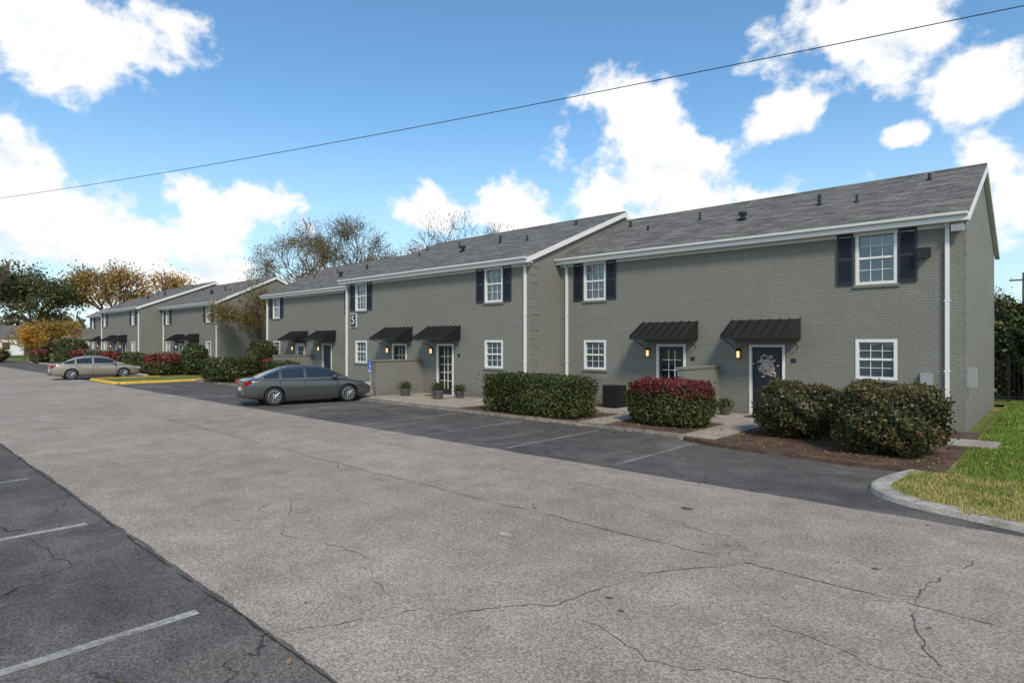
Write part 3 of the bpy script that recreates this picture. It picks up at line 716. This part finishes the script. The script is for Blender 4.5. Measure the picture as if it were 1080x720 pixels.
# ------------------------------------------------------------ planters, sign, pole, fence, wire
def planter(x,y,s=1,plant=True):
    e=empty('potted_plant',(x,y,.105)); b=MB()
    prof=[(.16,0),(.19,.04),(.22,.26),(.25,.30),(.25,.34),(.21,.34),(.2,.29)]
    n=16
    for r,z in prof: b.v+=[(math.cos(6.283*k/n)*r*s,math.sin(6.283*k/n)*r*s,z*s) for k in range(n)]
    for j in range(len(prof)-1):
        for k in range(n): b.f.append((j*n+k,j*n+(k+1)%n,(j+1)*n+(k+1)%n,(j+1)*n+k))
    b.f.append(tuple((len(prof)-1)*n+k for k in range(n)))
    b.obj('pot',TERRA,e,True)
    if plant:
        q=ng.normal(size=(700,3))*np.array([.13,.13,.11])*s+np.array([0,0,.45*s]); quads_obj('leaves',leaf_quads(q,.035,ng),GREENL,e)
planter(-18.3,15.6,1.0); planter(-20.4,15.6,.9); planter(-18.0,16.5,.8); planter(-7.7,18.2,.75)
e=empty('accessible_parking_sign',(-21.25,14.45,.0)); b=MB(); b.tube((0,0,0),(0,0,1.6),.022,.022,8); b.obj('post',GALV,e)
b=MB(); b.box(-.14,.14,-.035,-.027,1.12,1.58); b.obj('plate',BLUE,e)
b=MB(); b.tube((-.01,-.036,1.49),(-.01,-.04,1.49),.032,.032,10); b.box(-.03,-.0,-.04,-.036,1.34,1.45); b.box(0.001,.07,-.04,-.036,1.34,1.37)
for k in range(14):
    a=-2.6+k*.28; b.tube((.0+.07*math.cos(a),-.038,1.30+.07*math.sin(a)),(.07*math.cos(a+.28),-.038,1.30+.07*math.sin(a+.28)),.01,.01,5)
b.box(-.12,.12,-.04,-.036,1.14,1.19); b.obj('symbol',WHITE,e)
def pole(x,y,h):
    e=empty('utility_pole',(x,y,0)); b=MB(); b.tube((0,0,0),(0,0,h),.16,.11,10); b.box(-1.1,1.1,-.06,.06,h-.8,h-.65); b.obj('pole',BARK,e)
    b=MB()
    for q in(-.9,0,.9): b.tube((q,0,h-.65),(q,0,h-.45),.04,.03,6)
    b.obj('insulators',GALV,e)
pole(-62.5,2.9,12.8); pole(-2.7,77,9.2); pole(7.5,22.5,11.8)
A=Vector((-62.5,2.9,12.2)); B_=Vector((7.5,22.5,11.1))
cu=bpy.data.curves.new('power_line','CURVE'); cu.dimensions='3D'; cu.bevel_depth=.014; sp=cu.splines.new('POLY'); sp.points.add(60)
for i in range(61):
    u=i/60; p=A.lerp(B_,u); p.z-=4*.6*u*(1-u); sp.points[i].co=(*p,1)
ob=bpy.data.objects.new('power_line',cu); scene.collection.objects.link(ob); cu.materials.append(BLACK)
e=empty('iron_fence',(0,30,0)); b=MB()
for i in range(140):
    x=-6+i*.13; b.box(x-.01,x+.01,-.01,.01,.1,1.75)
for z in(.25,1.6): b.box(-6,12.2,-.018,.018,z,z+.04)
for i in range(9): b.box(-6+i*2.25-.035,-6+i*2.25+.035,-.035,.035,0,1.85)
b.obj('bars_and_rails',BLACK,e)
def house(x,y,w_,d,h,rot,mat):
    e=empty('distant_house',(x,y,0)); e.rotation_euler=(0,0,rot)
    b=MB(); b.prism_x([(-d/2,0),(d/2,0),(d/2,h),(0,h+2),(-d/2,h)],-w_/2,w_/2); b.obj('walls',mat,e)
    b=MB(); 
    for s in(-1,1): b.prism_x([(s*(d/2+.4),h-.2),(0,h+2.05),(0,h+2.2),(s*(d/2+.4),h-.05)],-w_/2-.4,w_/2+.4)
    b.obj('roof',ROOF,e)
    b=MB()
    for k in range(4): b.box(-w_/2+1.5+k*w_/4.2,-w_/2+2.6+k*w_/4.2,-d/2-.03,d/2+.03,1,2.3)
    b.obj('windows',DARK,e)
house(-150,14,16,10,3.4,R(80),WHITE); house(-148,36,14,10,3.2,R(75),TAN)

# ------------------------------------------------------------ cars
TYRE=m_plain('tyre_rubber',(.018,.018,.019),.85,.2,10); RIM=m_plain('alloy_rim',(.5,.51,.52),.3,.08,5,metal=.8)
CGL=m_plain('car_glass',(.012,.015,.017),.04,.1,1,spec=.8); CHR=m_plain('chrome_trim',(.6,.6,.6),.18,.05,metal=1)
TL=m_plain('tail_light',(.35,.01,.012),.15,.2,spec=.8); HL=m_plain('head_light',(.62,.65,.68),.08,.1,spec=.9); BLK=m_plain('black_plastic',(.02,.02,.02),.5)
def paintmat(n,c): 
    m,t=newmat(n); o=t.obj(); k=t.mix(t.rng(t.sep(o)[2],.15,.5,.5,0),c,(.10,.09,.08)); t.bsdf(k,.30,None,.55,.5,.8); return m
def car(name,loc,rot,pm,s=1.0):
    e=empty(name,loc); e.rotation_euler=(0,0,rot); e.scale=(s,s,s)
    st=[(-2.44,.60,.42,.70),(-2.40,.74,.33,.90),(-2.30,.83,.27,.99),(-2.05,.89,.22,1.035),(-1.6,.915,.19,1.03),(-1.0,.92,.17,1.0),(-.2,.92,.16,.98),(.6,.92,.16,.96),(1.15,.92,.17,.955),(1.6,.91,.18,.90),(2.0,.88,.20,.83),(2.25,.81,.22,.76),(2.38,.70,.26,.68),(2.44,.52,.34,.58)]
    b=MB()
    for x,wd,zb,zt in st:
        H=zt-zb
        hp=[(0,zb),(wd*.84,zb),(wd*.965,zb+.07),(wd*.99,zb+.30*H),(wd*1.0,zb+.60*H),(wd*.985,zt-.13),(wd*.93,zt-.045),(wd*.78,zt-.01),(wd*.35,zt+.012)]
        ring=hp+[(-y,z) for y,z in hp[:0:-1]]
        b.v+=[(x,y,z) for y,z in ring]
    m=len(hp)*2-1; 
    for i in range(len(st)-1):
        for k in range(m): b.f.append((i*m+k,(i+1)*m+k,(i+1)*m+(k+1)%m,i*m+(k+1)%m))
    b.f.append(tuple(range(m))); b.f.append(tuple((len(st)-1)*m+k for k in range(m-1,-1,-1)))
    body=b.obj('body',pm,e,True)
    cb=MB()
    for x in(-1.40,1.40):
        for s_ in(-1,1): cb.tube((x,s_*.58,.345),(x,s_*1.2,.345),.385,.385,32)
    cut=cb.obj('cut',pm)
    bpy.context.view_layer.update()
    sm=body.modifiers.new('s','SUBSURF'); sm.levels=2; sm.render_levels=2
    bo=body.modifiers.new('b','BOOLEAN'); bo.operation='DIFFERENCE'; bo.solver='EXACT'
    cut.parent=e; bo.object=cut
    bpy.context.view_layer.update()
    dg=bpy.context.evaluated_depsgraph_get(); me=bpy.data.meshes.new_from_object(body.evaluated_get(dg))
    body.modifiers.clear(); body.data=me; bpy.data.objects.remove(cut)
    try: me.set_sharp_from_angle(angle=R(40))
    except Exception: pass
    xs=np.array([-2.0,-1.75,-1.45,-1.22,-1.14,-.9,-.6,-.32,-.22,.1,.4,.62,.8,1.0,1.2,1.4])
    cx=[-2.0,-1.6,-1.2,-.8,-.3,.15,.5,.8,1.1,1.4]; cz=[1.02,1.19,1.345,1.43,1.465,1.455,1.40,1.27,1.11,.955]
    zr=np.interp(xs,cx,cz)
    body_=MB(); gl=MB(); rows=[]
    for x,z in zip(xs,zr):
        zb=.985; h=max(z-zb,.005)
        rows.append([(x,.875-.02*abs(x),zb-.06),(x,.865-.02*abs(x),zb+.02*min(1,h*5)),(x,.86-.30*h-.02*abs(x),zb+h*.80),(x,.84-.42*h-.02*abs(x),zb+h*.95),(x,.45,z+.004),(x,0,z+.015)])
    for sgn in(1,-1):
        for i in range(len(rows)-1):
            xm=(xs[i]+xs[i+1])/2
            for k in range(5):
                q=[rows[i][k],rows[i+1][k],rows[i+1][k+1],rows[i][k+1]]; q=[(a,c*sgn,d) for a,c,d in q]
                if sgn>0: q=q[::-1]
                glass=(k==1 and -1.7<xm<1.1 and not(-1.22<xm<-1.14) and not(-.32<xm<-.22)) or (k>=3 and (xm>.62 or xm<-1.14) and -1.9<xm)
                (gl if glass else body_).poly(q)
    for mb_,nm_,mt in((body_,'roof_and_pillars',pm),(gl,'windows',CGL)):
        o=mb_.obj(nm_,mt,e)
        bm=bmesh.new(); bm.from_mesh(o.data); bmesh.ops.remove_doubles(bm,verts=bm.verts,dist=.001); bm.to_mesh(o.data); bm.free(); o.data.shade_smooth()
    ty=MB(); ri=MB(); dk=MB()
    for x in(-1.40,1.40):
        for s_ in(-1,1):
            y0,y1=s_*.70,s_*.90; n=28
            prof=[(.20,y0),(.31,y0),(.33,y0+s_*.03),(.335,(y0+y1)/2),(.33,y1-s_*.03),(.305,y1),(.235,y1-s_*.005),(.225,y1-s_*.02)]
            i0=len(ty.v)
            for r,y in prof: ty.v+=[(x+math.cos(6.283*k/n)*r,y,.335+math.sin(6.283*k/n)*r) for k in range(n)]
            for j in range(len(prof)-1):
                for k in range(n): ty.f.append((i0+j*n+k,i0+j*n+(k+1)%n,i0+(j+1)*n+(k+1)%n,i0+(j+1)*n+k))
            i0=len(ri.v); prof=[(.235,y1-s_*.012),(.215,y1-s_*.008),(.205,y1-s_*.05)]
            for r,y in prof: ri.v+=[(x+math.cos(6.283*k/n)*r,y,.335+math.sin(6.283*k/n)*r) for k in range(n)]
            for j in range(2):
                for k in range(n): ri.f.append((i0+j*n+k,i0+j*n+(k+1)%n,i0+(j+1)*n+(k+1)%n,i0+(j+1)*n+k))
            ri.tube((x,y1-s_*.06,.335),(x,y1-s_*.015,.335),.05,.045,12)
            for k in range(10):
                a=k*6.283/10; ri.tube((x+.04*math.cos(a),y1-s_*.03,.335+.04*math.sin(a)),(x+.215*math.cos(a),y1-s_*.02,.335+.215*math.sin(a)),.018,.014,5)
            dk.tube((x,s_*.60,.335),(x,y1-s_*.07,.335),.21,.21,20); dk.tube((x,s_*.585,.345),(x,s_*.60,.345),.383,.383,28)
    ty.obj('tyres',TYRE,e,True); ri.obj('rims',RIM,e); dk.obj('wheel_wells',BLK,e)
    tr=MB(); ch=MB(); tl=MB(); hl=MB(); mi=MB()
    for s_ in(-1,1):
        for x in(.98,-.27,-1.18):
            tr.box(x-.006,x+.006,*sorted((s_*.90,s_*.922)),.30,.93)
        tr.box(-1.0,1.0,*sorted((s_*.88,s_*.915)),.185,.26)
        for x in(-.05,-1.0): ch.box(x-.10,x+.10,*sorted((s_*.905,s_*.935)),.80,.825)
        ch.box(-1.5,1.0,*sorted((s_*.845,s_*.868)),.955,.972)
        mi.tube((.92,s_*.86,.99),(.86,s_*1.02,1.03),.03,.075,10); mi.tube((.86,s_*1.02,1.03),(.80,s_*1.03,1.03),.085,.07,10)
        tl.prism_x([(s_*.45,.78),(s_*.80,.76),(s_*.86,.92),(s_*.5,.93)],-2.43,-2.16)
        hl.prism_x([(s_*.50,.60),(s_*.76,.62),(s_*.82,.75),(s_*.55,.70)],2.10,2.36)
    tr.box(2.36,2.45,-.42,.42,.32,.42); tr.box(2.36,2.455,-.35,.35,.50,.62); tr.box(-2.455,-2.36,-.6,.6,.30,.38)
    ch.box(-2.46,-2.42,-.45,.45,.80,.83); ch.box(2.40,2.46,-.36,.36,.615,.63)
    tr.obj('seams_and_grilles',BLK,e); ch.obj('chrome',CHR,e); tl.obj('tail_lights',TL,e); hl.obj('head_lights',HL,e); mi.obj('mirrors',pm,e,True)
    b=MB(); b.box(-2.462,-2.44,-.16,.16,.56,.68); b.obj('licence_plate',WHITE,e)
GP=paintmat('grey_car_paint',(.085,.085,.085)); TP=paintmat('tan_car_paint',(.36,.31,.25))
car('parked_car',(-22.05,12.0,.008),R(77),GP)
car('parked_car',(-46.5,10.5,.008),R(86),TP,1.0)
